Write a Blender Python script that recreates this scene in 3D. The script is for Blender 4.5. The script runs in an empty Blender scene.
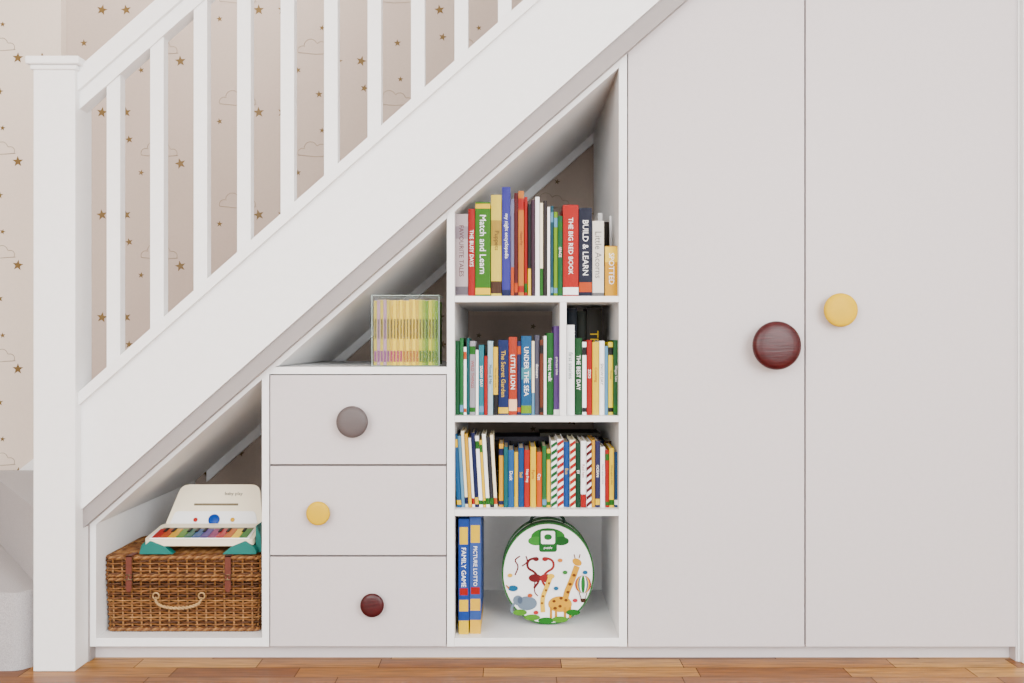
import bpy, math, random
from mathutils import Matrix, Vector
random.seed(7)
CAMY=-2.6; CH=0.8; F=1040.0
def W(px,py,y=0.0):
    s=(y-CAMY)/F
    return ((px-512)*s, CH-(py-341.5)*s)
def X(px,y=0.0): return W(px,0,y)[0]
def Z(py,y=0.0): return W(0,py,y)[1]

# ---------------- materials
MC={}
ELEV=3.3
def poly_(x): return 15.5*x**6-40.14*x**5+31.96*x**4-6.868*x**3+.4298*x**2+.1191*x-.00232
def inv_(y):
    a,b=0.0,0.98
    for _ in range(30):
        m=(a+b)/2
        if poly_(m)<y: a=m
        else: b=m
    return a
def s2l(x): return x/12.92 if x<=0.04045 else ((x+0.055)/1.055)**2.4
def lin(c):
    # paint albedo that reads as the wanted colour under the default filmic-style display transform
    l=[max(.0005,s2l(v/255)) for v in c]
    Y=.2126*l[0]+.7152*l[1]+.0722*l[2]
    t=(Y*1.0)**(1/2.25)*.75+max(c)/255*.25
    s=2**(inv_(t)*16.5-12.47393)/ELEV
    sat=1-min(c)/max(c)
    s*=1-.38*max(0,sat-.3)/.7
    return tuple(min(.88,max(.0008,s*(x/Y)**1.15)) for x in l)
def mat(name,rgb,rough=0.5,bump=0.0,scale=40,var=0.0,stretch=(1,1,1),coat=0,metal=0,alpha=1,spec=0.3,alb=None):
    if name in MC: return MC[name]
    m=bpy.data.materials.new(name); m.use_nodes=True
    nt=m.node_tree; b=nt.nodes['Principled BSDF']
    c=alb if alb else lin(rgb)
    b.inputs['Roughness'].default_value=rough
    b.inputs['Metallic'].default_value=metal
    b.inputs['Coat Weight'].default_value=coat
    b.inputs['Alpha'].default_value=alpha
    b.inputs['Specular IOR Level'].default_value=spec
    tc=nt.nodes.new('ShaderNodeTexCoord'); mp=nt.nodes.new('ShaderNodeMapping')
    mp.inputs['Scale'].default_value=stretch
    nt.links.new(tc.outputs['Object'],mp.inputs['Vector'])
    n=nt.nodes.new('ShaderNodeTexNoise'); n.inputs['Scale'].default_value=scale; n.inputs['Detail'].default_value=5
    nt.links.new(mp.outputs['Vector'],n.inputs['Vector'])
    r=nt.nodes.new('ShaderNodeValToRGB')
    v=var if var>0 else 0.015
    r.color_ramp.elements[0].position=0.3; r.color_ramp.elements[1].position=0.7
    r.color_ramp.elements[0].color=(*[max(0,x*(1-v)) for x in c],1)
    r.color_ramp.elements[1].color=(*[min(1,x*(1+v)) for x in c],1)
    nt.links.new(n.outputs['Fac'],r.inputs['Fac'])
    nt.links.new(r.outputs['Color'],b.inputs['Base Color'])
    if bump>0:
        bp=nt.nodes.new('ShaderNodeBump'); bp.inputs['Strength'].default_value=bump; bp.inputs['Distance'].default_value=0.002
        nt.links.new(n.outputs['Fac'],bp.inputs['Height']); nt.links.new(bp.outputs['Normal'],b.inputs['Normal'])
    MC[name]=m; return m
def col(rgb,rough=0.5):
    return mat('print_%02x%02x%02x'%rgb,rgb,rough,spec=.15)

# ---------------- mesh builder
TXT={}
def text_mesh(s):
    if s in TXT: return TXT[s]
    cu=bpy.data.curves.new('t','FONT'); cu.body=s; cu.resolution_u=2
    ob=bpy.data.objects.new('t',cu); bpy.context.scene.collection.objects.link(ob)
    dg=bpy.context.evaluated_depsgraph_get(); me=bpy.data.meshes.new_from_object(ob.evaluated_get(dg))
    vs=[v.co.copy() for v in me.vertices]; fs=[list(p.vertices) for p in me.polygons]
    bpy.data.objects.remove(ob); bpy.data.curves.remove(cu); bpy.data.meshes.remove(me)
    if vs:
        x0=min(v.x for v in vs);x1=max(v.x for v in vs);y0=min(v.y for v in vs);y1=max(v.y for v in vs)
        vs=[Vector((v.x-(x0+x1)/2,v.y-(y0+y1)/2,0)) for v in vs]
        TXT[s]=(vs,fs,x1-x0,y1-y0)
    else: TXT[s]=([],[],1,1)
    return TXT[s]
class MB:
    def __init__(s): s.v=[];s.f=[];s.mi=[];s.sm=[];s.mats=[];s.M=None
    def add(s,vs,fs,m,smooth=False):
        if m not in s.mats: s.mats.append(m)
        k=s.mats.index(m); o=len(s.v)
        for p in vs:
            p=Vector(p)
            if s.M is not None: p=s.M@p
            s.v.append(tuple(p))
        for f in fs: s.f.append([o+i for i in f]); s.mi.append(k); s.sm.append(smooth)
    def box(s,x0,x1,y0,y1,z0,z1,m):
        s.add([(x0,y0,z0),(x1,y0,z0),(x1,y1,z0),(x0,y1,z0),(x0,y0,z1),(x1,y0,z1),(x1,y1,z1),(x0,y1,z1)],
          [(3,2,1,0),(4,5,6,7),(0,1,5,4),(1,2,6,5),(2,3,7,6),(3,0,4,7)],m)
    def prism(s,poly,a,b,m,ax='y',smooth=False):
        n=len(poly)
        if ax=='y': vs=[(p[0],a,p[1]) for p in poly]+[(p[0],b,p[1]) for p in poly]
        elif ax=='z': vs=[(p[0],p[1],a) for p in poly]+[(p[0],p[1],b) for p in poly]
        else: vs=[(a,p[0],p[1]) for p in poly]+[(b,p[0],p[1]) for p in poly]
        s.add(vs,[list(range(n)),list(range(2*n-1,n-1,-1))],m)
        s.add(vs,[(i,i+n,(i+1)%n+n,(i+1)%n) for i in range(n)],m,smooth)
    def tube(s,pts,r,m,n=6,closed=False):
        pts=[Vector(p) for p in pts]; N=len(pts); vs=[]
        for i,p in enumerate(pts):
            if closed: t=pts[(i+1)%N]-pts[i-1]
            else: t=pts[min(i+1,N-1)]-pts[max(i-1,0)]
            t.normalize()
            up=Vector((0,0,1)) if abs(t.z)<0.9 else Vector((0,1,0))
            a=t.cross(up).normalized(); b=a.cross(t)
            rr=r[i] if isinstance(r,(list,tuple)) else r
            for j in range(n):
                an=2*math.pi*j/n; vs.append(p+a*(rr*math.cos(an))+b*(rr*math.sin(an)))
        fs=[]
        for i in range(N if closed else N-1):
            i2=(i+1)%N
            for j in range(n): fs.append((i*n+j,i*n+(j+1)%n,i2*n+(j+1)%n,i2*n+j))
        if not closed: fs+= [list(range(n)),list(range(N*n-1,N*n-n-1,-1))]
        s.add(vs,fs,m,True)
    def lathe_y(s,prof,cx,cz,m,n=48,y0=0):
        vs=[];fs=[]
        for r,h in prof:
            for j in range(n):
                a=2*math.pi*j/n; vs.append((cx+r*math.cos(a),y0-h,cz+r*math.sin(a)))
        for i in range(len(prof)-1):
            for j in range(n): fs.append((i*n+j,i*n+(j+1)%n,(i+1)*n+(j+1)%n,(i+1)*n+j))
        fs.append(list(range((len(prof)-1)*n,len(prof)*n)))
        s.add(vs,fs,m,True)
    def text(s,t,cx,y,cz,maxl,maxh,m,vert=True):
        vs,fs,w,h=text_mesh(t)
        k=min(maxl/w,maxh/max(h,0.4))
        if vert: out=[(cx+v.y*k,y,cz-v.x*k) for v in vs]
        else: out=[(cx+v.x*k,y,cz+v.y*k) for v in vs]
        s.add(out,fs,m)
    def build(s,name,parent=None,bevel=0,seg=2):
        me=bpy.data.meshes.new(name); me.from_pydata(s.v,[],s.f)
        for m in s.mats: me.materials.append(m)
        me.polygons.foreach_set('material_index',s.mi); me.polygons.foreach_set('use_smooth',s.sm)
        me.update()
        ob=bpy.data.objects.new(name,me); bpy.context.scene.collection.objects.link(ob)
        if parent: ob.parent=parent
        if bevel:
            bm=ob.modifiers.new('b','BEVEL'); bm.width=bevel; bm.segments=seg; bm.limit_method='ANGLE'; bm.angle_limit=math.radians(40)
        return ob
def empty(name):
    e=bpy.data.objects.new(name,None); bpy.context.scene.collection.objects.link(e); e.empty_display_size=0.1; return e

white=mat('satin_white_paint',(241,236,232),0.35,0.05,60)
carc=mat('carcass_white_paint',(242,239,237),0.4,0.03,60)
lilac=mat('grey_lilac_paint',(224,217,218),0.42,0.04,80)
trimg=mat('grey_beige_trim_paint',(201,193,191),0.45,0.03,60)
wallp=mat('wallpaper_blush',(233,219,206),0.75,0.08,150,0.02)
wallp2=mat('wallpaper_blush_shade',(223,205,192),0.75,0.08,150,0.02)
ceilm=mat('ceiling_white',(240,238,236),0.8,0.03,60)
gold=mat('wallpaper_gold_ink',(180,146,84),0.35,0,40,0.1)
goldp=mat('wallpaper_pale_ink',(212,194,170),0.5)
carpet=mat('grey_carpet',(212,209,211),0.95,1.0,500,0.25)
paper=mat('book_pages',(226,216,192),0.8,0.3,200,0.05,(8,1,1))

# ---------------- room
BW=0.85; CEIL=2.6
mb=MB()
base=mat('floor_gap_dark',(95,58,30),0.7)
mb.box(-2.3,2.4,-4.2,1.0,-0.05,-0.0012,base)
woods=[(220,160,76),(208,142,62),(196,128,50),(226,172,90),(182,114,42),(214,150,68)]
oaks=[mat('oak_%d'%i,c,0.38,0.15,9,0.42,(1,12,1),coat=0.05,spec=.2) for i,c in enumerate(woods)]
yy=-4.18
while yy<0.03:
    xx=-2.29-random.uniform(0,.3)
    while xx<2.39:
        L=random.choice([.3,.36,.45,.52])
        a,b=max(xx,-2.29)+.0009,min(xx+L,2.39)-.0009
        if b>a: mb.add([(a,yy+.0011,0),(b,yy+.0011,0),(b,yy+.0689,0),(a,yy+.0689,0)],[(0,1,2,3)],random.choice(oaks))
        xx+=L
    yy+=.07
mb.build('floor')
mb=MB(); mb.box(-2.3,2.4,-4.2,1.0,CEIL,CEIL+0.05,ceilm); mb.build('ceiling')
# back wall with star + cloud wallpaper; left part steps forward a little
XS=X(61,BW-0.04)
mb=MB()
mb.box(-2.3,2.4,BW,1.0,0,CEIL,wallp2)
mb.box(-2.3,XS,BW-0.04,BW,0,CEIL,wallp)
def star(cx,cz,r,y,m,rot=0):
    vs=[(cx,y,cz)]
    for i in range(10):
        a=math.pi/2+rot+i*math.pi/5; rr=r if i%2==0 else r*0.42
        vs.append((cx+rr*math.cos(a),y,cz+rr*math.sin(a)))
    mb.add(vs,[(0,1+i,1+(i+1)%10) for i in range(10)],m)
def cloud(cx,cz,s,y):
    pts=[]
    for (ax,az,ar,a0,a1) in ((-.045,.0,.016,200,60),(-.018,.016,.022,170,30),(.018,.012,.018,140,10),(.045,0,.014,110,-30)):
        for t in range(8):
            a=math.radians(a0+(a1-a0)*t/7); pts.append((cx+s*(ax+ar*math.cos(a)),y,cz+s*(az+ar*math.sin(a))))
    mb.tube(pts,0.0012,goldp,4)
    mb.tube([(cx-s*.06,y,cz-s*.006),(cx,y,cz-s*.012),(cx+s*.062,y,cz-s*.008)],0.0012,goldp,4)
def motifs(xa,xb,y):
    cw,ch=0.26,0.34
    i0=int(xa/cw)-2
    for i in range(i0,int(xb/cw)+2):
        for j in range(0,8):
            bx=i*cw; bz=j*ch+(0.17 if i%2 else 0)
            rnd=random.Random(i*31+j)
            for (dx,dz,r) in ((.02,.03,.018),(.14,.09,.013),(.07,.17,.011),(.2,.2,.019),(.03,.28,.014),(.15,.31,.010)):
                x=bx+dx; z=bz+dz
                if xa+.02<x<xb-.02 and .05<z<CEIL-.05: star(x,z,r,y-0.0006,gold,rnd.uniform(-.3,.3))
            x=bx+.13; z=bz+.145+.09
            if xa+.08<x<xb-.08 and .05<z<CEIL-.08: cloud(x,z,1.0,y)
motifs(-2.28,XS,BW-0.04); motifs(XS+.01,2.3,BW)
mb.build('wall_back')
mb=MB(); mb.box(-2.35,-2.3,-4.2,1.0,0,CEIL,wallp); mb.build('wall_left')
mb=MB(); mb.box(2.4,2.45,-4.2,1.0,0,CEIL,ceilm); mb.build('wall_right')
# wall section right of cupboard with architrave
XR=X(1018)
mb=MB(); mb.box(XR,2.4,0.0,0.1,0,CEIL,ceilm); mb.build('wall_front')
mb=MB(); mb.box(XR+0.004,XR+0.07,-0.02,0.0,0,2.2,white); mb.build('trim_1',bevel=0.003)
mb=MB(); mb.box(XR+0.07,2.4,-0.016,0,0,0.12,white); mb.build('baseboard_front',bevel=0.003)
# wall string (skirting following the stair on back wall)
ys=BW-0.04
mb=MB()
p=[W(-120,560,ys),W(0,486,ys),W(32,461,ys)]; k=(p[2][1]-p[1][1])/(p[2][0]-p[1][0])
a=(-1.72,p[1][1]+k*(-1.72-p[1][0])); e=(0.9,p[1][1]+k*(0.9-p[1][0]))
mb.prism([a,e,(e[0],e[1]-.2),(a[0],a[1]-.2)],ys-0.016,BW,white)
mb.prism([(-2.29,a[1]),a,(a[0],.1),(-2.29,.1)],ys-0.016,ys,white)
mb.build('baseboard_back',bevel=0.003)

# ---------------- stair lines (pixel coords in photo at given depth)
def lineA(px): return 395-0.881*(px-75)
def lineT(px): return 520-0.876*(px-92)     # lower edge of grey trim
def band(mb,f,o0,o1,xa,xb,y0,y1,m,yref=None):
    yr=y0 if yref is None else yref
    pa=W(xa,f(xa)+o0,yr); pb=W(xb,f(xb)+o0,yr); pc=W(xb,f(xb)+o1,yr); pd=W(xa,f(xa)+o1,yr)
    mb.prism([pa,pb,pc,pd],y0,y1,m)
XE=795  # upper end px (reaches ceiling region)
stair=empty('staircase')
mb=MB(); band(mb,lineA,6,120,76,XE+40,-0.045,-0.008,white); mb.build('outer_string',stair,0.002)
mb=MB(); band(mb,lineA,0,13,76,XE,-0.062,0.004,white); mb.build('base_rail',stair,0.005,3)
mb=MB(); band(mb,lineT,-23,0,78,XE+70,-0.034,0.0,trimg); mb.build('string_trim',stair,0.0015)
# vertical piece of trim beside the newel
mb=MB(); x0=X(76,0);x1=X(90,0); mb.box(x0,x1,-0.002,0.84,0,Z(520),trimg); mb.build('side_panel',stair,0.001)
# soffit
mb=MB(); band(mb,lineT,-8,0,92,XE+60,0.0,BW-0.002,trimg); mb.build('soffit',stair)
# wall-side string seen inside cubbies
mb=MB(); band(mb,lineT,0,22,110,XE+60,BW-0.03,BW-0.002,white,0.0); mb.build('inner_string',stair,0.002)
# carpeted flight
pts=[];sx=-1.09;n=0;
top=[]
x=sx;z=.57
while z<2.45:
    top.append((x,z-.19)); top.append((x,z)); x+=.2157; z+=.19
top.append((x,z-.19))
xe=x
def softz(xx): 
    pxx=512+xx*400; return Z(lineT(pxx)-8)
poly=top+[(xe,softz(xe)+.002),(sx,softz(sx)+.002)]
mb=MB(); mb.prism(poly,0.006,BW-0.06,carpet); mb.build('carpeted_flight',stair,0.01,3)
mb=MB()
mb.prism([(-2.28,-0.075),(-1.20,-0.075),(-1.165,-0.02),(-1.095,0.0),(-1.095,BW-0.06),(-2.28,BW-0.06)],0.0,0.19,carpet,'z')
mb.build('bottom_step',stair,0.018,4)
mb=MB()
mb.prism([(-1.168,-0.03),(-1.165,0.03),(-1.095,0.03),(-1.095,BW-0.06),(-1.70,BW-0.06),(-1.66,BW-0.14)],0.191,0.38,carpet,'z')
mb.build('winder_step',stair,0.02,4)
# newel post
nx0,nx1=X(33,-.08),X(75,-.08); nz=Z(56,-.08)
mb=MB(); mb.box(nx0,nx1,-.08,.022,0,nz-.03,white); mb.build('newel_post',stair,0.003)
mb=MB()
mb.box(nx0-.006,nx1+.006,-.086,.028,nz-.034,nz-.022,white)
mb.box(nx0-.014,nx1+.014,-.094,.036,nz-.022,nz-.002,white)
c=((nx0+nx1)/2,-.029)
q=.058
mb.add([(c[0]-q,c[1]-q,nz-.002),(c[0]+q,c[1]-q,nz-.002),(c[0]+q,c[1]+q,nz-.002),(c[0]-q,c[1]+q,nz-.002),(c[0],c[1],nz+.006)],[(0,1,4),(1,2,4),(2,3,4),(3,0,4)],white)
mb.build('newel_cap',stair,0.004,3)
# handrail
def lineH(px): return 77-0.881*(px-78)
mb=MB()
band(mb,lineH,14,39,76,420,-.054,-.006,white,-.03)
band(mb,lineH,0,22,76,420,-.066,.006,white,-.03)
mb.build('handrail',stair,0.007,4)
# balusters
mb=MB()
for i in range(15):
    cx=X(116,-.03)+i*43.2*2.57/1040
    px=512+cx*1040/2.57
    z0=Z(lineA(px)+4,-.03); z1=min(Z(lineH(px)+34,-.03),CEIL-.01)
    if z0>CEIL-.2: break
    h=.0165; k=.881
    a,b=cx-h,cx+h
    zb0,zb1=z0-h*k,z0+h*k
    if z1<CEIL-.02: t0,t1=z1-h*k,z1+h*k
    else: t0=t1=z1
    mb.prism([(a,zb0),(b,zb1),(b,t1),(a,t0)],-.03-h,-.03+h,white)
mb.build('balusters',stair,0.002)

# ---------------- fitted joinery
ZB=Z(638); ZBB=Z(646.5)
bc=empty('bookcase')
DP=BW-.035
def vpanel(mb,a,b,extra=0,y0=0.0):
    za=Z(lineT(a)+1); zb=Z(lineT(b)+1)
    mb.prism([(X(a),ZBB),(X(b),ZBB),(X(b),zb),(X(a),za)],y0,DP,carc)
mb=MB(); vpanel(mb,447,454.5); mb.build('side_panel_left',bc,0.0008)
mb=MB(); vpanel(mb,619,627); mb.build('side_panel_right',bc,0.0008)
mb=MB(); band(mb,lineT,1,9,454.6,618.9,0,DP,carc,0.0); mb.build('sloping_top',bc,0.0008)
for i,(a,b) in enumerate(((296,302),(416,422),(509.5,516),(638,646.5))):
    mb=MB(); mb.box(X(454.6),X(618.9),0,DP,Z(b),Z(a),carc); mb.build('shelf_%d'%(i+1),bc,0.0008)
mb=MB(); mb.box(X(560),X(566.5),0,.5,Z(415.9),Z(302.1),carc); mb.build('divider',bc,0.0008)
mb=MB(); mb.box(X(454.6),X(618.9),.5,.51,Z(637.9),Z(516.1),carc); mb.build('back_panel',bc)
lc=empty('low_storage_cubby')
mb=MB(); vpanel(mb,262,269); mb.build('right_side',lc,0.0008)
mb=MB(); vpanel(mb,90,96); mb.build('left_side',lc,0.0008)
mb=MB(); band(mb,lineT,1,8,96.1,261.9,0,DP,carc,0.0); mb.build('sloping_top',lc,0.0008)
mb=MB(); mb.box(X(96.1),X(261.9),0,DP,ZBB,ZB,carc); mb.build('base_board',lc,0.0008)
tc_=empty('triangular_storage_cubby')
mb=MB()
mb.box(X(269.1),X(446.9),0,DP,Z(374),Z(367),carc)
mb.prism([W(269.2,366.9),W(269.2,lineT(269.2)+1),W(446.8,lineT(446.8)+1),W(446.8,lineT(446.8)+9),W(279,lineT(279)+9),W(275,366.9)],0,DP,carc)
mb.build('cubby_frame',tc_)
# plinth
mb=MB(); mb.box(X(90),X(1016),.035,.055,0,ZBB-.0005,lilac); mb.build('baseboard_plinth')

dr=empty('drawer_chest')
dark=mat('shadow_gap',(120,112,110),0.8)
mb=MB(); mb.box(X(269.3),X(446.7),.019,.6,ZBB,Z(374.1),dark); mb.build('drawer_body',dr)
for i,(a,b) in enumerate(((375.2,464.2),(466,555),(556.8,646.2))):
    mb=MB(); mb.box(X(270.3),X(446.0),-.002,.018,Z(b),Z(a),lilac); mb.build('drawer_front_%d'%(i+1),dr,0.0012)
maroon=mat('maroon_stained_wood',(96,28,34),0.35,0.25,25,0.3,(1,1,9))
yel=mat('yellow_painted_wood',(252,204,0),0.4,0.05,30,0.03,spec=.12,alb=(.60,.375,0.0))
greyk=mat('grey_painted_wood',(146,134,134),0.45,0.1,30,0.05,(1,1,6))
def knob(name,px,py,r,m,par,y0=0.0):
    yf=y0-r/407*.8
    cx,cz=W(px,py,yf); Rr=r*(yf-CAMY)/F
    prof=[(.0,0),(.34,0),(.34,.28),(.42,.34),(.70,.40),(.88,.50),(.97,.62),(1.0,.74),(.985,.84),(.93,.92),(.82,.97),(.6,1.0),(.3,1.015),(.01,1.02)]
    mb=MB(); mb.lathe_y([(a*Rr,b*Rr*1.0) for a,b in prof],cx,cz,m,48,y0); mb.build(name,par)
knob('knob_1',352,422,16,greyk,dr,-.002); knob('knob_2',318,513.5,12,yel,dr,-.002); knob('knob_3',372,605.5,12,maroon,dr,-.002)
cb=empty('cupboard')
ZT=2.42
def slab(name,a,b):
    za=min(Z(lineT(a)+1.5),ZT); zb=min(Z(lineT(b)+1.5),ZT)
    poly=[(X(a),ZBB),(X(b),ZBB),(X(b),zb)]
    if zb>=ZT and za<ZT:
        xx=(92-(( (341.5-(ZT-CH)*400)-520-1.5)/0.876)-0); pxk=xx
        poly.append((X(pxk),ZT))
    poly.append((X(a),za))
    mb=MB(); mb.prism(poly,0.0,.02,lilac); mb.build(name,cb,0.0012)
slab('door_left',628.3,804.2); slab('door_right',806.0,1015.5)
mb=MB()
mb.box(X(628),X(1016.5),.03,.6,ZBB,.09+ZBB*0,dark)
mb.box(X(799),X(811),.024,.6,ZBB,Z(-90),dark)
mb.box(X(1016.2),X(1017.8),0.003,.6,0,ZT+.1,lilac)
mb.build('carcass',cb)
knob('knob_large',777,345.5,24.5,maroon,cb); knob('knob_small',841,310,17,yel,cb)

# ---------------- books
TW=['WILD THINGS','the little fox','STORY TIME','Moon & Me','FAIRY TALES','My Big Day','OCEAN','dinosaurs','Once upon a time','BEAR HUNT','Rhymes','The Tall Tree','SPACE','A to Z','Goodnight Owl','TRUCKS','numbers','Happy Pig','SNOW DAY','Dragon Tales']
WH=(245,243,238);BK=(30,30,34);RED=(212,34,28);NAV=(28,38,92);BLU=(36,96,180);LBL=(120,180,216);GRN=(60,156,50);DGR=(16,88,60);YEL=(252,212,0);ORG=(240,104,26);PUR=(88,66,168);PNK=(226,110,145);TEA=(20,146,150);CRM=(236,226,196);BRN=(104,68,46);GRY=(160,158,158);LIM=(160,206,20);MAR=(116,22,34);SAL=(220,90,70)
def book(mb,x0,x1,pt,pb,c,yf=.03,depth=.15,lean=0.0,title=None,tc=WH,bands=(),zb=None):
    a=X(x0,yf)+.0002; b=X(x1,yf)-.0002; z0=Z(pb,0) if zb is None else zb; z1=Z(pt,yf)
    w=b-a; t=.0018 if w>.012 else .0008; bl=min(.002,w*.12)
    def P(u,dy=0,grow=0): return (a-grow+(w+2*grow)*u, yf-bl*(1-(2*u-1)**2)-dy)
    us=[0,.15,.35,.5,.65,.85,1]
    poly=[P(u) for u in us]+[(b,yf+depth),(b-t,yf+depth),(b-t,yf+.003),(a+t,yf+.003),(a+t,yf+depth),(a,yf+depth)]
    old=mb.M
    if lean:
        S=Matrix.Identity(4); S[0][2]=lean; S[0][3]=-lean*z0
        mb.M=S if old is None else old@S
    mb.prism(poly,z0,z1,col(c),'z')
    mb.box(a+t,b-t,yf+.0031,yf+depth-.003,z0+.002,z1-.003,paper)
    H=z1-z0
    for f0,f1,bcx in bands:
        vs=[(*P(u,.0004),z0+H*f0) for u in us]+[(*P(u,.0004),z0+H*f1) for u in us]
        mb.add(vs,[(i,i+1,i+8,i+7) for i in range(6)],col(bcx))
    if title: mb.text(title,(a+b)/2,yf-bl-.0009,z0+H*.55,H*.62,w*.55,col(tc))
    mb.M=old
def autobands(rnd,c):
    b=[]
    r=rnd.random()
    alt=rnd.choice([WH,YEL,RED,NAV,LBL,BK,GRN,ORG])
    if r<.35: b=[(.04,.13,alt)]
    elif r<.6: b=[(.82,.93,alt),(.04,.1,alt)]
    elif r<.75: b=[(.0,.3,alt)]
    return b
rnd=random.Random(3)
def row(mb,items,base,yf=.03,depth=.15,lean=0,zb=None,text=True):
    for it in items:
        x0,x1,pt,c=it[:4]
        title=it[4] if len(it)>4 else (rnd.choice(TW) if text and x1-x0>4.5 else None)
        if len(it)>5: tc=it[5]
        else: tc=WH if sum(c)<430 else rnd.choice([BK,NAV,RED,MAR])
        bd=it[6] if len(it)>6 else autobands(rnd,c)
        book(mb,x0,x1,pt,base,c,yf+rnd.uniform(0,.008),depth,lean,title,tc,bd,zb)
# shelf 1
z1=Z(296)+.0003
mb=MB()
row(mb,[(455,468,214,(206,192,194),'FAVOURITE TALES',MAR,[(0.02,.12,(150,140,150)),(.7,.85,(186,170,180))]),(468.3,475,209,RED,'THE BUSY DAYS',WH,[]),(475.3,490.5,202,(94,176,30),'Match and Learn',WH,[(0.02,.09,YEL),(.93,.98,YEL)]),
 (491,501.5,195,(234,212,80),'Puppets',BRN,[(.5,.75,(214,180,70)),(.03,.15,BRN)]),(502,510.5,187,(78,74,176),'my night encyclopedia',WH,[(.0,.06,NAV)]),(511,514,199,(150,150,190)),(514.3,518,193,MAR),(518.3,524,191,(236,150,60)),
 (524.3,527.5,197,RED),(527.8,531,204,BK),(531.3,535,200,(90,60,80)),(535.3,539.5,197,WH),(539.8,543,203,CRM),(543.3,547,201,(70,60,60)),(547.3,550,207,WH),(550.3,553.5,206,(40,120,140)),(553.8,557.5,212,LIM),(557.8,562.5,216,(40,150,90)),
 (563,578.5,205,(222,38,24),'THE BIG RED BOOK',WH,[(.02,.1,WH)]),(579,592,208,(34,38,62),'BUILD & LEARN',WH,[(.05,.16,ORG)]),(592.5,604,221,(226,222,212),'Little Acorns',GRY,[(.0,.05,GRY)]),(605,618,246,(250,190,0),'SPOTTED',WH,[(.68,.98,(250,214,60))])],296,zb=z1)
row(mb,[(598,602.5,213,WH,None,WH,[]),(603,609,222,(70,60,50),None,WH,[]),(609.5,614,216,WH,None,WH,[])],296,yf=.2,depth=.1,zb=z1)
mb.build('row_of_books')
# shelf 2
z2=Z(416)+.0003
mb=MB()
row(mb,[(455,459.5,341,(50,140,90)),(459.8,463.5,338,(60,160,90)),(463.8,466.5,347,WH),(466.8,469.5,338,TEA),(469.8,475.5,341,(190,188,196)),(475.8,478.5,350,WH),(478.8,484,345,(60,170,190)),(484.3,487.5,356,RED),(487.8,493,341,(176,208,222)),
 (493.3,498,347,YEL),(498.3,508.5,340,(34,56,120),'The Secret Garden',YEL,[(.02,.1,YEL)]),(508.8,517,337,(222,84,48),'LITTLE LION',WH,[(.05,.2,(250,200,160))]),(517.3,521,341,(60,60,110)),(521.3,531.5,336,(40,130,190),'UNDER THE SEA',WH,[(.02,.12,LIM),(.45,.6,(90,180,200))]),
 (531.8,534.5,341,CRM),(534.8,539.5,335,(120,120,140)),(539.8,543.5,340,(150,80,50)),(543.8,546.5,336,WH),(546.8,553.5,333,(54,150,70),'forest walk',WH,[]),(553.8,559.5,326,(128,96,170),'princess tales',WH,[(.0,.06,WH)])],416,zb=z2)
row(mb,[(567,574.5,325,(238,240,238),'first stories',TEA,[(.0,.5,(226,236,236))]),(575,582,338,(40,124,66),'THE BEST DAY',WH,[]),(582.3,586.5,342,WH),(586.8,592,340,RED,'ZOO',WH,[]),(592.3,599,342,(250,216,0),'Counting',RED,[]),(599.3,604.5,341,(240,236,220)),(604.8,608,346,LBL),(608.3,613,342,(246,222,20)),(613.3,618.3,340,(60,140,80))],416,zb=z2)
row(mb,[(567.5,577,308,(40,52,66)),(577.5,586,311,(52,60,50)),(586.5,602,308,(58,54,44),'TRAVELS',YEL,[])],416,yf=.2,depth=.14,zb=z2)
mb.build('row_of_books.001')
# shelf 3
z3=Z(509.5)+.0003
mb=MB()
row(mb,[(457,461.5,434,(50,130,190)),(461.8,465,436,LBL),(465.3,468.5,431,CRM),(468.8,472,434,(250,196,0)),(472.3,475,438,WH),(475.3,479,433,NAV),(479.3,483,436,(240,236,220)),(483.3,486,440,YEL),(486.3,490,434,(236,232,220)),(490.3,494,437,(60,60,70)),(494.3,497.5,435,CRM)],509.5,lean=-.06,zb=z3,yf=.03)
row(mb,[(499,503.5,444,(250,190,20)),(503.8,508,447,(40,150,160)),(508.3,514,450,(60,130,200),'Duck',WH,[]),(514.3,518,452,YEL),(518.3,524,448,(40,110,180),'Sail',YEL,[]),(524.3,530,450,(222,54,44),'Hop Frog',WH,[]),(530.3,536,447,(250,214,0),'Farm',RED,[]),(536.3,542,452,(250,120,30),'Cat',WH,[]),
 (542.3,546.5,446,(70,160,90)),(546.8,550.5,449,YEL)],509.5,zb=z3)
# striped candy spines between plain ones
def diag(mb,a,b,pt,c,c2,n=9):
    book(mb,a,b,pt,509.5,c2,.03,.15,0,None,WH,(),zb=z3)
    xa,xb=X(a,.03)+.0004,X(b,.03)-.0004; zz1=Z(pt,.03); H=zz1-z3; y=.03-.0026
    for j in range(n):
        s=H/n; z=z3+j*s
        mb.add([(xa,y,z),(xb,y,min(z+s*.55,zz1)),(xb,y,min(z+s*1.05,zz1)),(xa,y,z+s*.5)],[(0,1,2,3)],col(c))
diag(mb,551,557,441,(40,150,80),WH); diag(mb,557.3,563.5,439,RED,WH)
row(mb,[(563.8,569.5,442,(46,110,190),'Bus',YEL,[])],509.5,zb=z3)
diag(mb,569.8,575.5,440,RED,(250,236,180)); 
row(mb,[(575.8,580.5,443,(34,110,76),'Elf',WH,[]),(580.8,586,441,WH,'Red hen',RED,[(0,.2,RED)])],509.5,zb=z3)
diag(mb,586.3,591.5,442,(120,30,40),WH)
row(mb,[(591.8,595,440,(250,190,0))],509.5,zb=z3)
row(mb,[(595.3,600,441,(60,60,110)),(600.3,605,447,(236,236,230)),(605.3,609,450,RED),(609.3,614,448,(250,214,0)),(614.3,618.3,452,(50,110,170))],509.5,zb=z3)
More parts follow.
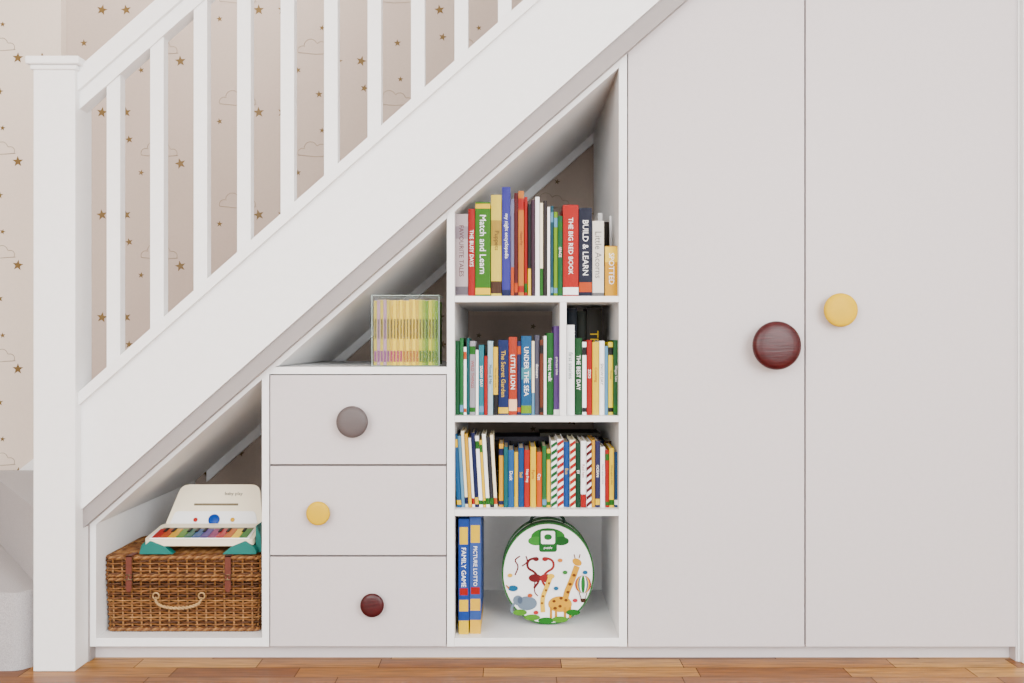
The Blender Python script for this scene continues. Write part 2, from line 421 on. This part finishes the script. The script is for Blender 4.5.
row(mb,[(500+i*9.5,508.8+i*9.5,441,rnd.choice([BK,NAV,BRN,DGR]),None,WH,[]) for i in range(12)],509.5,yf=.2,depth=.13,zb=z3)
# flat books lying across the back row
zt=Z(441,.21)+.0006
for (a,b,y,h,c) in ((492,560,.2,.012,(50,46,60)),(540,600,.2,.009,(70,66,50))):
    xa,xb=X(a,y),X(b,y); z=zt if a<500 else zt+.0125
    mb.box(xa,xb,y,y+.13,z,z+.0015,col(c)); mb.box(xa,xb,y,y+.13,z+h-.0015,z+h,col(c)); mb.box(xa,xb,y,y+.002,z+.0016,z+h-.0016,col(c)); mb.box(xa+.003,xb-.003,y+.0021,y+.127,z+.0016,z+h-.0016,paper)
mb.build('row_of_books.002')

# ---------------- game boxes
def gamebox(name,a,b,t,c1,c2,ttl,yf):
    mb=MB(); x0,x1=X(a,yf),X(b,yf); z1=Z(t,yf); z0=ZB+.0004
    mb.box(x0+.001,x1-.001,yf+.001,yf+.25,z0,z0+(z1-z0)*.25,col(c2))
    mb.box(x0,x1,yf,yf+.251,z0+(z1-z0)*.12,z1,col(c1))
    H=z1-z0
    mb.box(x0+.003,x1-.003,yf-.0006,yf,z0+H*.78,z0+H*.93,col(YEL)); mb.box(x0+.002,x1-.002,yf-.0006,yf,z0+H*.2,z0+H*.3,col(c2))
    mb.box(x0+.003,x1-.003,yf-.0006,yf,z0+H*.34,z0+H*.4,col(RED))
    mb.text(ttl,(x0+x1)/2,yf-.001,z0+H*.58,H*.34,(x1-x0)*.5,col(WH))
    mb.build(name,None,0.0008)
gamebox('board_game_box',458.5,469,519,(48,96,190),YEL,'FAMILY GAME',.03)
gamebox('board_game_box.001',469.6,481,517,(84,120,200),(246,200,60),'PICTURE LOTTO',.035)

# ---------------- magazine box
mz=empty('magazine_box')
zb=Z(367)+.0005; yq=.02
mb=MB(); xa,xb=X(373.5,yq),X(438,yq); N=20; wq=(xb-xa)/N
for i in range(N):
    x0=xa+i*wq; h=.168+rnd.uniform(-.002,.001)
    if i<5: c=[(220,204,80),(206,170,196)][i%2]; c2=(170,90,160)
    elif i<14: c=[(252,222,0),(242,206,0)][i%2]; c2=(206,70,120) if i<9 else (220,150,40)
    else: c=[(190,214,0),(146,200,10),(226,226,0)][i%3]; c2=(110,160,40)
    y0=yq+.004+rnd.uniform(0,.0015)
    mb.box(x0+.0002,x0+wq-.0002,y0,y0+.15,zb+.003,zb+h,col(c))
    mb.box(x0+.0012,x0+wq-.0012,y0-.0004,y0,zb+.012,zb+.04,col(c2))
    mb.box(x0+.0019,x0+wq-.0019,y0-.0004,y0,zb+.07,zb+.12,col(tuple(int(v*.7) for v in c)))
    mb.box(x0+.001,x0+wq-.001,y0+.001,y0+.149,zb+h,zb+h+.0006,paper)
mb.build('magazines',mz)
acr=mat('clear_acrylic',(235,245,240),0.05,0,10,0,alpha=0.015)
edge=mat('acrylic_edge',(190,214,200),0.1,0,10,0,alpha=0.7)
mb=MB(); x0,x1=X(371.5,yq),X(439.5,yq); z1=Z(295,yq)
mb.box(x0,x1,yq,yq+.002,zb,z1,acr); mb.box(x0,x0+.002,yq+.0021,yq+.165,zb,z1,acr); mb.box(x1-.002,x1,yq+.0021,yq+.165,zb,z1,acr)
mb.box(x0+.0021,x1-.0021,yq+.163,yq+.165,zb,z1,acr); mb.box(x0+.0021,x1-.0021,yq+.0021,yq+.1629,zb,zb+.002,acr)
for xx in (x0,x1-.0022):
    mb.box(xx,xx+.0022,yq-.0004,yq,zb,z1,edge)
mb.box(x0,x1,yq-.0004,yq,z1-.0022,z1,edge); mb.box(x0,x1,yq-.0004,yq,zb,zb+.002,edge)
mb.box(x0,x0+.0022,yq,yq+.165,z1,z1+.0006,edge);mb.box(x1-.0022,x1,yq,yq+.165,z1,z1+.0006,edge);mb.box(x0,x1,yq+.163,yq+.165,z1,z1+.0006,edge)
mb.build('acrylic_case',mz)

# ---------------- wicker basket
bk=empty('wicker_hamper')
wk=[mat('wicker_%d'%i,c,0.45,0.3,60,0.25) for i,c in enumerate(((190,132,76),(164,108,60),(208,154,94),(138,88,46)))]
wdk=mat('wicker_dark',(60,34,20),0.8)
bx0,bx1=X(101,.04),X(261.3,.04); by0,by1=.045,.34; bz0=ZB+.001; bz1=Z(557,.04)
def rr(x0,x1,y0,y1,r,ns):
    segs=[]; w=x1-x0-2*r; d=y1-y0-2*r; arc=math.pi*r/2
    P=2*w+2*d+4*arc; out=[]
    for i in range(ns):
        s=P*i/ns
        for (kind,l,data) in (('l',w,(x0+r,y0,1,0,0,-1)),('a',arc,(x1-r,y0+r,-90)),('l',d,(x1,y0+r,0,1,1,0)),('a',arc,(x1-r,y1-r,0)),('l',w,(x1-r,y1,-1,0,0,1)),('a',arc,(x0+r,y1-r,90)),('l',d,(x0,y1-r,0,-1,-1,0)),('a',arc,(x0+r,y0+r,180))):
            if s<=l:
                if kind=='l': X0,Y0,dx,dy,nx,ny=data; out.append((X0+dx*s,Y0+dy*s,nx,ny))
                else:
                    a=math.radians(data[2]+90*s/l); out.append((data[0]+r*math.cos(a),data[1]+r*math.sin(a),math.cos(a),math.sin(a)))
                break
            s-=l
        else: out.append((x0+r,y0,0,-1))
    return out
def weave(mb,za,zb_,ins_bot,ins_top,nst,rowh,rad,amp):
    rows=int((zb_-za)/rowh)
    per=rr(bx0+.006,bx1-.006,by0+.006,by1-.006,.02,nst*4)
    for rix in range(rows):
        z=za+(rix+.5)*rowh; f=rix/max(1,rows-1); ins=ins_bot*(1-f)+ins_top*f
        pts=[]
        for i,(x,y,nx,ny) in enumerate(per):
            o=amp*math.cos(math.pi*(i/4+rix))
            pts.append((x+nx*(o-ins),y+ny*(o-ins),z))
        mb.tube(pts,rad,wk[rnd.choice([0,0,1,2,3])],5,True)
    for s in range(nst):
        x,y,nx,ny=per[s*4]
        mb.tube([(x-nx*ins_bot,y-ny*ins_bot,za),(x-nx*ins_top,y-ny*ins_top,zb_)],.0026,wk[2],5)
def braid(mb,z,ins,r,turn=90):
    per=rr(bx0+.006,bx1-.006,by0+.006,by1-.006,.02,360)
    for k in range(3):
        pts=[]
        for i,(x,y,nx,ny) in enumerate(per):
            a=2*math.pi*(turn*i/360+k/3)
            pts.append((x+nx*(-ins+r*.8*math.cos(a)),y+ny*(-ins+r*.8*math.cos(a)),z+r*.8*math.sin(a)))
        mb.tube(pts,r*.7,wk[(0,2,1)[k]],5,True)
zl=Z(579,.04)
mb=MB()
mb.box(bx0+.018,bx1-.018,by0+.018,by1-.018,bz0+.002,zl-.004,wdk)
weave(mb,bz0+.008,zl-.006,.008,.001,56,.0062,.0027,.0036)
braid(mb,bz0+.005,.006,.004,60); braid(mb,zl-.004,.0,.0036,60)
mb.build('hamper_body',bk)
mb=MB()
mb.box(bx0+.014,bx1-.014,by0+.014,by1-.014,zl+.003,bz1-.007,wdk)
weave(mb,zl+.009,bz1-.008,.0,.001,56,.0062,.0027,.0036)
braid(mb,zl+.006,-.001,.0034,60); braid(mb,bz1-.005,.001,.004,60)
yy=by0+.014; j=0
while yy<by1-.012:
    pts=[]; x=bx0+.012; i=0
    while x<bx1-.012:
        pts.append((x,yy,bz1-.0055+.0025*math.cos(math.pi*(i/4+j)))); x+=.0055; i+=1
    mb.tube(pts,.0028,wk[rnd.choice([0,1,2,0])],5); yy+=.0057; j+=1
mb.build('hamper_lid',bk)
leather=mat('brown_leather',(150,80,60),0.5,0.3,80,0.15); brass=mat('buckle_metal',(190,170,130),0.3,0,10,0,metal=0.9)
cane=mat('pale_cane',(222,184,130),0.45,0.2,60,0.1)
mb=MB()
for px in (129,228):
    cx=X(px,.04)
    mb.box(cx-.0075,cx+.0075,.0375,.0395,Z(588,.04),Z(561,.04),leather)
    mb.box(cx-.0075,cx+.0075,.0375,.085,bz1+.0005,bz1+.0025,leather)
    mb.box(cx-.0075,cx+.0075,.0375,.0395,Z(561,.04),bz1+.0025,leather)
    zc=Z(577,.04); q=.0095
    mb.tube([(cx-q,.036,zc-.006),(cx+q,.036,zc-.006),(cx+q,.036,zc+.006),(cx-q,.036,zc+.006)],.0013,brass,6,True)
    mb.tube([(cx,.036,zc-.006),(cx,.035,zc+.006)],.001,brass,5)
    mb.prism([(cx-.0075,Z(588,.04)),(cx+.0075,Z(588,.04)),(cx+.004,Z(592,.04)),(cx-.004,Z(592,.04))],.0375,.0395,leather)
mb.build('straps',bk)
mb=MB()
hc=X(178,.03); zc=Z(598,.03)
for k in range(2):
    pts=[]
    for i in range(49):
        t=i/48; a=math.pi*t
        x=hc-.058*math.cos(a); z=zc-.024*math.sin(a)**.7
        tw=2*math.pi*(9*t+k/2)
        pts.append((x,.034-.010*math.sin(a)+.0022*math.cos(tw),z+.0022*math.sin(tw)))
    mb.tube(pts,.0026,cane,6)
for sx_ in (-1,1):
    mb.tube([(hc+sx_*.058+.008*math.cos(a*math.pi/5),.036,zc+.004+.008*math.sin(a*math.pi/5)) for a in range(10)],.0022,cane,6,True)
mb.build('carry_handle',bk)

# ---------------- toy piano
tp=empty('toy_piano')
cream=mat('piano_cream_plastic',(238,226,202),0.35); pw=mat('piano_white',(246,244,240),0.3); teal=mat('piano_teal',(10,186,174),0.4)
pc=-.803; pz=bz1+.0035
def rpoly(pts,r,n=5):
    out=[];N=len(pts)
    for i in range(N):
        p=Vector(pts[i]);a=Vector(pts[i-1]);b=Vector(pts[(i+1)%N])
        da=(a-p);db=(b-p); rr_=min(r,da.length*.45,db.length*.45)
        s=p+da.normalized()*rr_; e=p+db.normalized()*rr_
        for k in range(n+1):
            t=k/n; out.append(tuple(s*(1-t)**2+p*2*t*(1-t)+e*t*t))
    return out
mb=MB(); 
T=Matrix.Translation((pc,.062,pz+.020))@Matrix.Rotation(math.radians(8),4,'X')
mb.M=T
mb.prism(rpoly([(-.140,0),(.140,0),(.134,.135),(-.134,.135)],.018),0,.016,cream,'z',True)
mb.prism(rpoly([(-.130,.008),(.130,.008),(.126,.082),(-.126,.082)],.006),.016,.0185,pw,'z')
kc=[(228,50,40),(240,110,40),(248,196,30),(120,190,60),(30,160,140),(50,124,200),(110,80,180),(190,70,150),(232,60,80),(245,140,50),(250,215,60),(80,180,80)]
for i,c in enumerate(kc):
    a=-.122+i*.0204
    mb.box(a+.0006,a+.0198,.010,.078,.0185,.0205,col(c,.35))
for i in (0,1,3,4,5,7,8,10):
    a=-.122+(i+1)*.0204
    mb.box(a-.004,a+.004,.05,.079,.0206,.0225,col(BK))
mb.box(-.12,.12,.088,.098,.016,.0172,col((196,180,150)))
mb.build('keyboard',tp,0.0008)
mb=MB()
T=Matrix.Translation((pc,.195,pz+.038))@Matrix.Rotation(math.radians(-24),4,'X')
mb.M=T
mb.prism(rpoly([(-.134,0),(.134,0),(.112,.125),(-.100,.125)],.022),0,.022,cream,'y',True)
mb.prism(rpoly([(-.12,.008),(.12,.008),(.108,.05),(-.108,.05)],.01),-.002,0,pw,'y')
mb.prism(rpoly([(-.06,.066),(.06,.066),(.06,.072),(-.06,.072)],.002),-.001,0,col((176,160,132)),'y')
mb.text('baby play',.045,-.0012,.098,.06,.012,col((70,70,70)),False)
mb.lathe_y([(0.001,0),(.0155,0),(.0155,.003),(.013,.005),(.001,.005)],.0,.026,col((30,100,210),.3),24,-.002)
for i,c in enumerate(((228,50,40),(248,196,30))):
    mb.lathe_y([(0.001,0),(.006,0),(.006,.003),(.001,.004)],-.05+i*.1,.026,col(c,.3),16,-.002)
mb.build('music_panel',tp,0.001)
mb=MB()
for s in (-1,1):
    e=.150
    pl=[(s*.062,pz),(s*e,pz),(s*(e-.004),pz+.014),(s*.122,pz+.0345),(s*.086,pz+.0195)]
    if s>0: pl=pl[::-1]
    mb.prism([(pc+a,b) for a,b in rpoly(pl,.004)],.058,.082,teal,'y')
    hh=.03 if s<0 else .07
    pl=[(s*.141,pz),(s*.158,pz),(s*.154,pz+hh*.6),(s*.141,pz+hh)]
    if s>0: pl=pl[::-1]
    mb.prism([(pc+a,b) for a,b in rpoly(pl,.005)],.085,.20,teal,'y')
mb.build('feet',tp,0.002)

# ---------------- round puzzle box
pb_=empty('round_puzzle_box')
gr=mat('puzzle_green',(46,164,58),0.4)
yf=.12; cx,_=W(548,0,yf); rx,rz=.1205,.134; cz=ZB+.0005+rz
def ell(k,n=64): return [(cx+rx*k*math.cos(2*math.pi*i/n),cz+rz*k*math.sin(2*math.pi*i/n)) for i in range(n)]
mb=MB()
mb.prism(ell(.985),yf+.02,yf+.085,col((240,240,236)),'y',True)
mb.prism(ell(1.0),yf,yf+.035,gr,'y',True)
mb.prism(ell(1.0),yf+.06,yf+.088,gr,'y',True)
mb.prism(ell(.965),yf-.0008,yf,pw,'y')
mb.build('case',pb_,0.0015)
mb=MB()
Y=yf-.0008
def D(px,py): return W(px,py,Y)
lay=[0]
def sh(pts,c,r=0):
    lay[0]+=1; y=Y-.00008*lay[0]
    q=[D(*p) for p in pts]
    if r: q=rpoly(q,r*.0026)
    mb.add([(a,y,b) for a,b in q],[list(range(len(q)))],col(c))
def dot(px,py,r,c,ry=None,n=20,rot=0):
    ry=ry or r
    sh([(px+r*math.cos(2*math.pi*i/n)*math.cos(rot)-ry*math.sin(2*math.pi*i/n)*math.sin(rot),py+r*math.cos(2*math.pi*i/n)*math.sin(rot)+ry*math.sin(2*math.pi*i/n)*math.cos(rot)) for i in range(n)],c)
def stroke(pts,w,c):
    lay[0]+=1; y=Y-.00008*lay[0]
    q=[Vector(p) for p in pts]
    for _ in range(2):
        n=[q[0]]
        for a,b in zip(q,q[1:]): n+=[a*.75+b*.25,a*.25+b*.75]
        n.append(q[-1]); q=n
    vs=[]
    for i,p in enumerate(q):
        t=(q[min(i+1,len(q)-1)]-q[max(i-1,0)]).normalized(); nn=Vector((-t.y,t.x))*w/2
        for s in (-1,1):
            a,b=D(*(p+nn*s)); vs.append((a,y,b))
    mb.add(vs,[(2*i,2*i+1,2*i+3,2*i+2) for i in range(len(q)-1)],col(c))
GG=(56,170,58)
dot(548,537,17,(70,180,70),9); dot(536,541,8,(90,194,80),4.5); dot(561,541,8,(46,150,64),4.5)
sh([(539,529),(557,529),(557,552),(539,552)],(50,160,70),3); sh([(541,531),(555,531),(555,544),(541,544)],WH,2)
dot(548,537,4,(60,170,80),3)
lay[0]+=1; mb.text('puzzle',D(548,548)[0],Y-.00008*lay[0],D(548,548)[1],.03,.008,col(WH),False)
for s,c in ((-1,(150,40,50)),(1,(196,60,60))):
    bx_=532 if s<0 else 549
    stroke([(bx_-s*2,588),(bx_-s*8,580),(bx_-s*3,572),(bx_+s*5,568),(bx_+s*4,560),(bx_-s*3,558)],2.4,c)
    dot(bx_-s*4,559,3,c,2.2); dot(bx_-s*3,578,6.5,c,4.2)
    stroke([(bx_-s*3,580),(bx_-s*2,592),(bx_-s*6,596)],1.2,c)
stroke([(515,575),(519,566),(514,560),(520,556)],1.4,(150,40,50))
stroke([(522,566),(528,562),(526,556)],1.4,(150,40,50))
GI=(250,190,30)
stroke([(566,612),(565,596),(572,580),(577,566)],6,GI); dot(577,562,5,GI,3.4,rot=.5)
dot(560,604,12,GI,8); 
for a in (551,556,565,570): stroke([(a,607),(a,618)],2.4,(240,176,30))
for p in ((554,601),(560,606),(566,600),(568,592),(570,584),(574,575),(561,598),(555,608)): dot(*p,1.8,(170,100,40),1.5,8)
stroke([(575,558),(574,554)],1,(170,100,40)); stroke([(579,558),(580,554)],1,(170,100,40))
stroke([(543,612),(542,598),(547,586),(550,578)],4.5,(250,206,60)); dot(551,576,3.6,(250,206,60),2.5)
for p in ((542,603),(543,596),(546,590),(549,583)): dot(*p,1.3,(180,110,50),1.2,8)
dot(527,603,10,(150,170,190),7); dot(518,600,5,(150,170,190),5); stroke([(515,602),(511,608),(513,613)],2.4,(150,170,190))
dot(520,600,2.5,(120,140,165),3.5); dot(513,588,5,(40,150,200),3); stroke([(509,588),(506,585)],1.5,(240,150,40))
for i,c in enumerate(((220,60,50),(250,200,60),(50,130,200),(250,250,245),(60,170,80))):
    dot(583,584,8-i*1.5,c,9)
stroke([(579,592),(581,598)],.8,BRN); stroke([(587,592),(585,598)],.8,BRN); sh([(580,598),(586,598),(585,602),(581,602)],BRN)
for a,b,r_ in ((520,612,7),(532,617,8),(546,620,8),(560,619,8),(573,612,7)): dot(a,b,r_,GG if a%4 else (120,196,60),3)
for p,c in (((510,575),(250,200,60)),((530,595),(240,120,60)),((585,572),(50,150,200)),((560,560),(250,160,60)),((556,588),(60,150,200)),((536,612),(230,70,70)),((575,600),(230,70,90)),((565,572),(90,180,90))):
    dot(*p,2.6,c,2,10)
mb.build('illustration',pb_)
mb=MB()
hp=[]
for i in range(21):
    a=math.pi*i/20; hp.append((cx-.045*math.cos(a),yf+.044,cz+rz*.93+.028*math.sin(a)**.8))
mb.tube(hp,.004,mat('puzzle_handle_green',(20,90,56),0.45),8); mb.build('handle',pb_)

# ---------------- camera, lights
cam=bpy.data.cameras.new('cam'); co=bpy.data.objects.new('camera',cam); bpy.context.scene.collection.objects.link(co)
co.location=(0,CAMY,CH); co.rotation_euler=(math.radians(90),0,0); cam.sensor_width=36; cam.lens=36*F/1024
bpy.context.scene.camera=co
def area(name,loc,target,sx_,sy_,e,c):
    l=bpy.data.lights.new(name,'AREA'); l.shape='RECTANGLE'; l.size=sx_; l.size_y=sy_; l.energy=e; l.color=c
    o=bpy.data.objects.new(name,l); bpy.context.scene.collection.objects.link(o); o.location=loc
    o.rotation_euler=(Vector(target)-Vector(loc)).to_track_quat('-Z','Y').to_euler()
area('window_light',(1.7,-3.9,1.6),(0,0,.9),1.8,1.6,150,(.98,.995,1))
area('window_light_left',(-1.3,-3.9,1.6),(-.2,0,.8),1.6,1.6,98,(1,.985,.965))
area('stairwell_fill',(-.9,.4,2.5),(-.8,.5,0),.8,.4,14,(1,.98,.96))  # added fill so the stair wallpaper gets lit, not a real fitting
w=bpy.data.worlds.new('w'); bpy.context.scene.world=w; w.use_nodes=True
w.node_tree.nodes['Background'].inputs[0].default_value=(.985,.995,1,1); w.node_tree.nodes['Background'].inputs[1].default_value=3.5
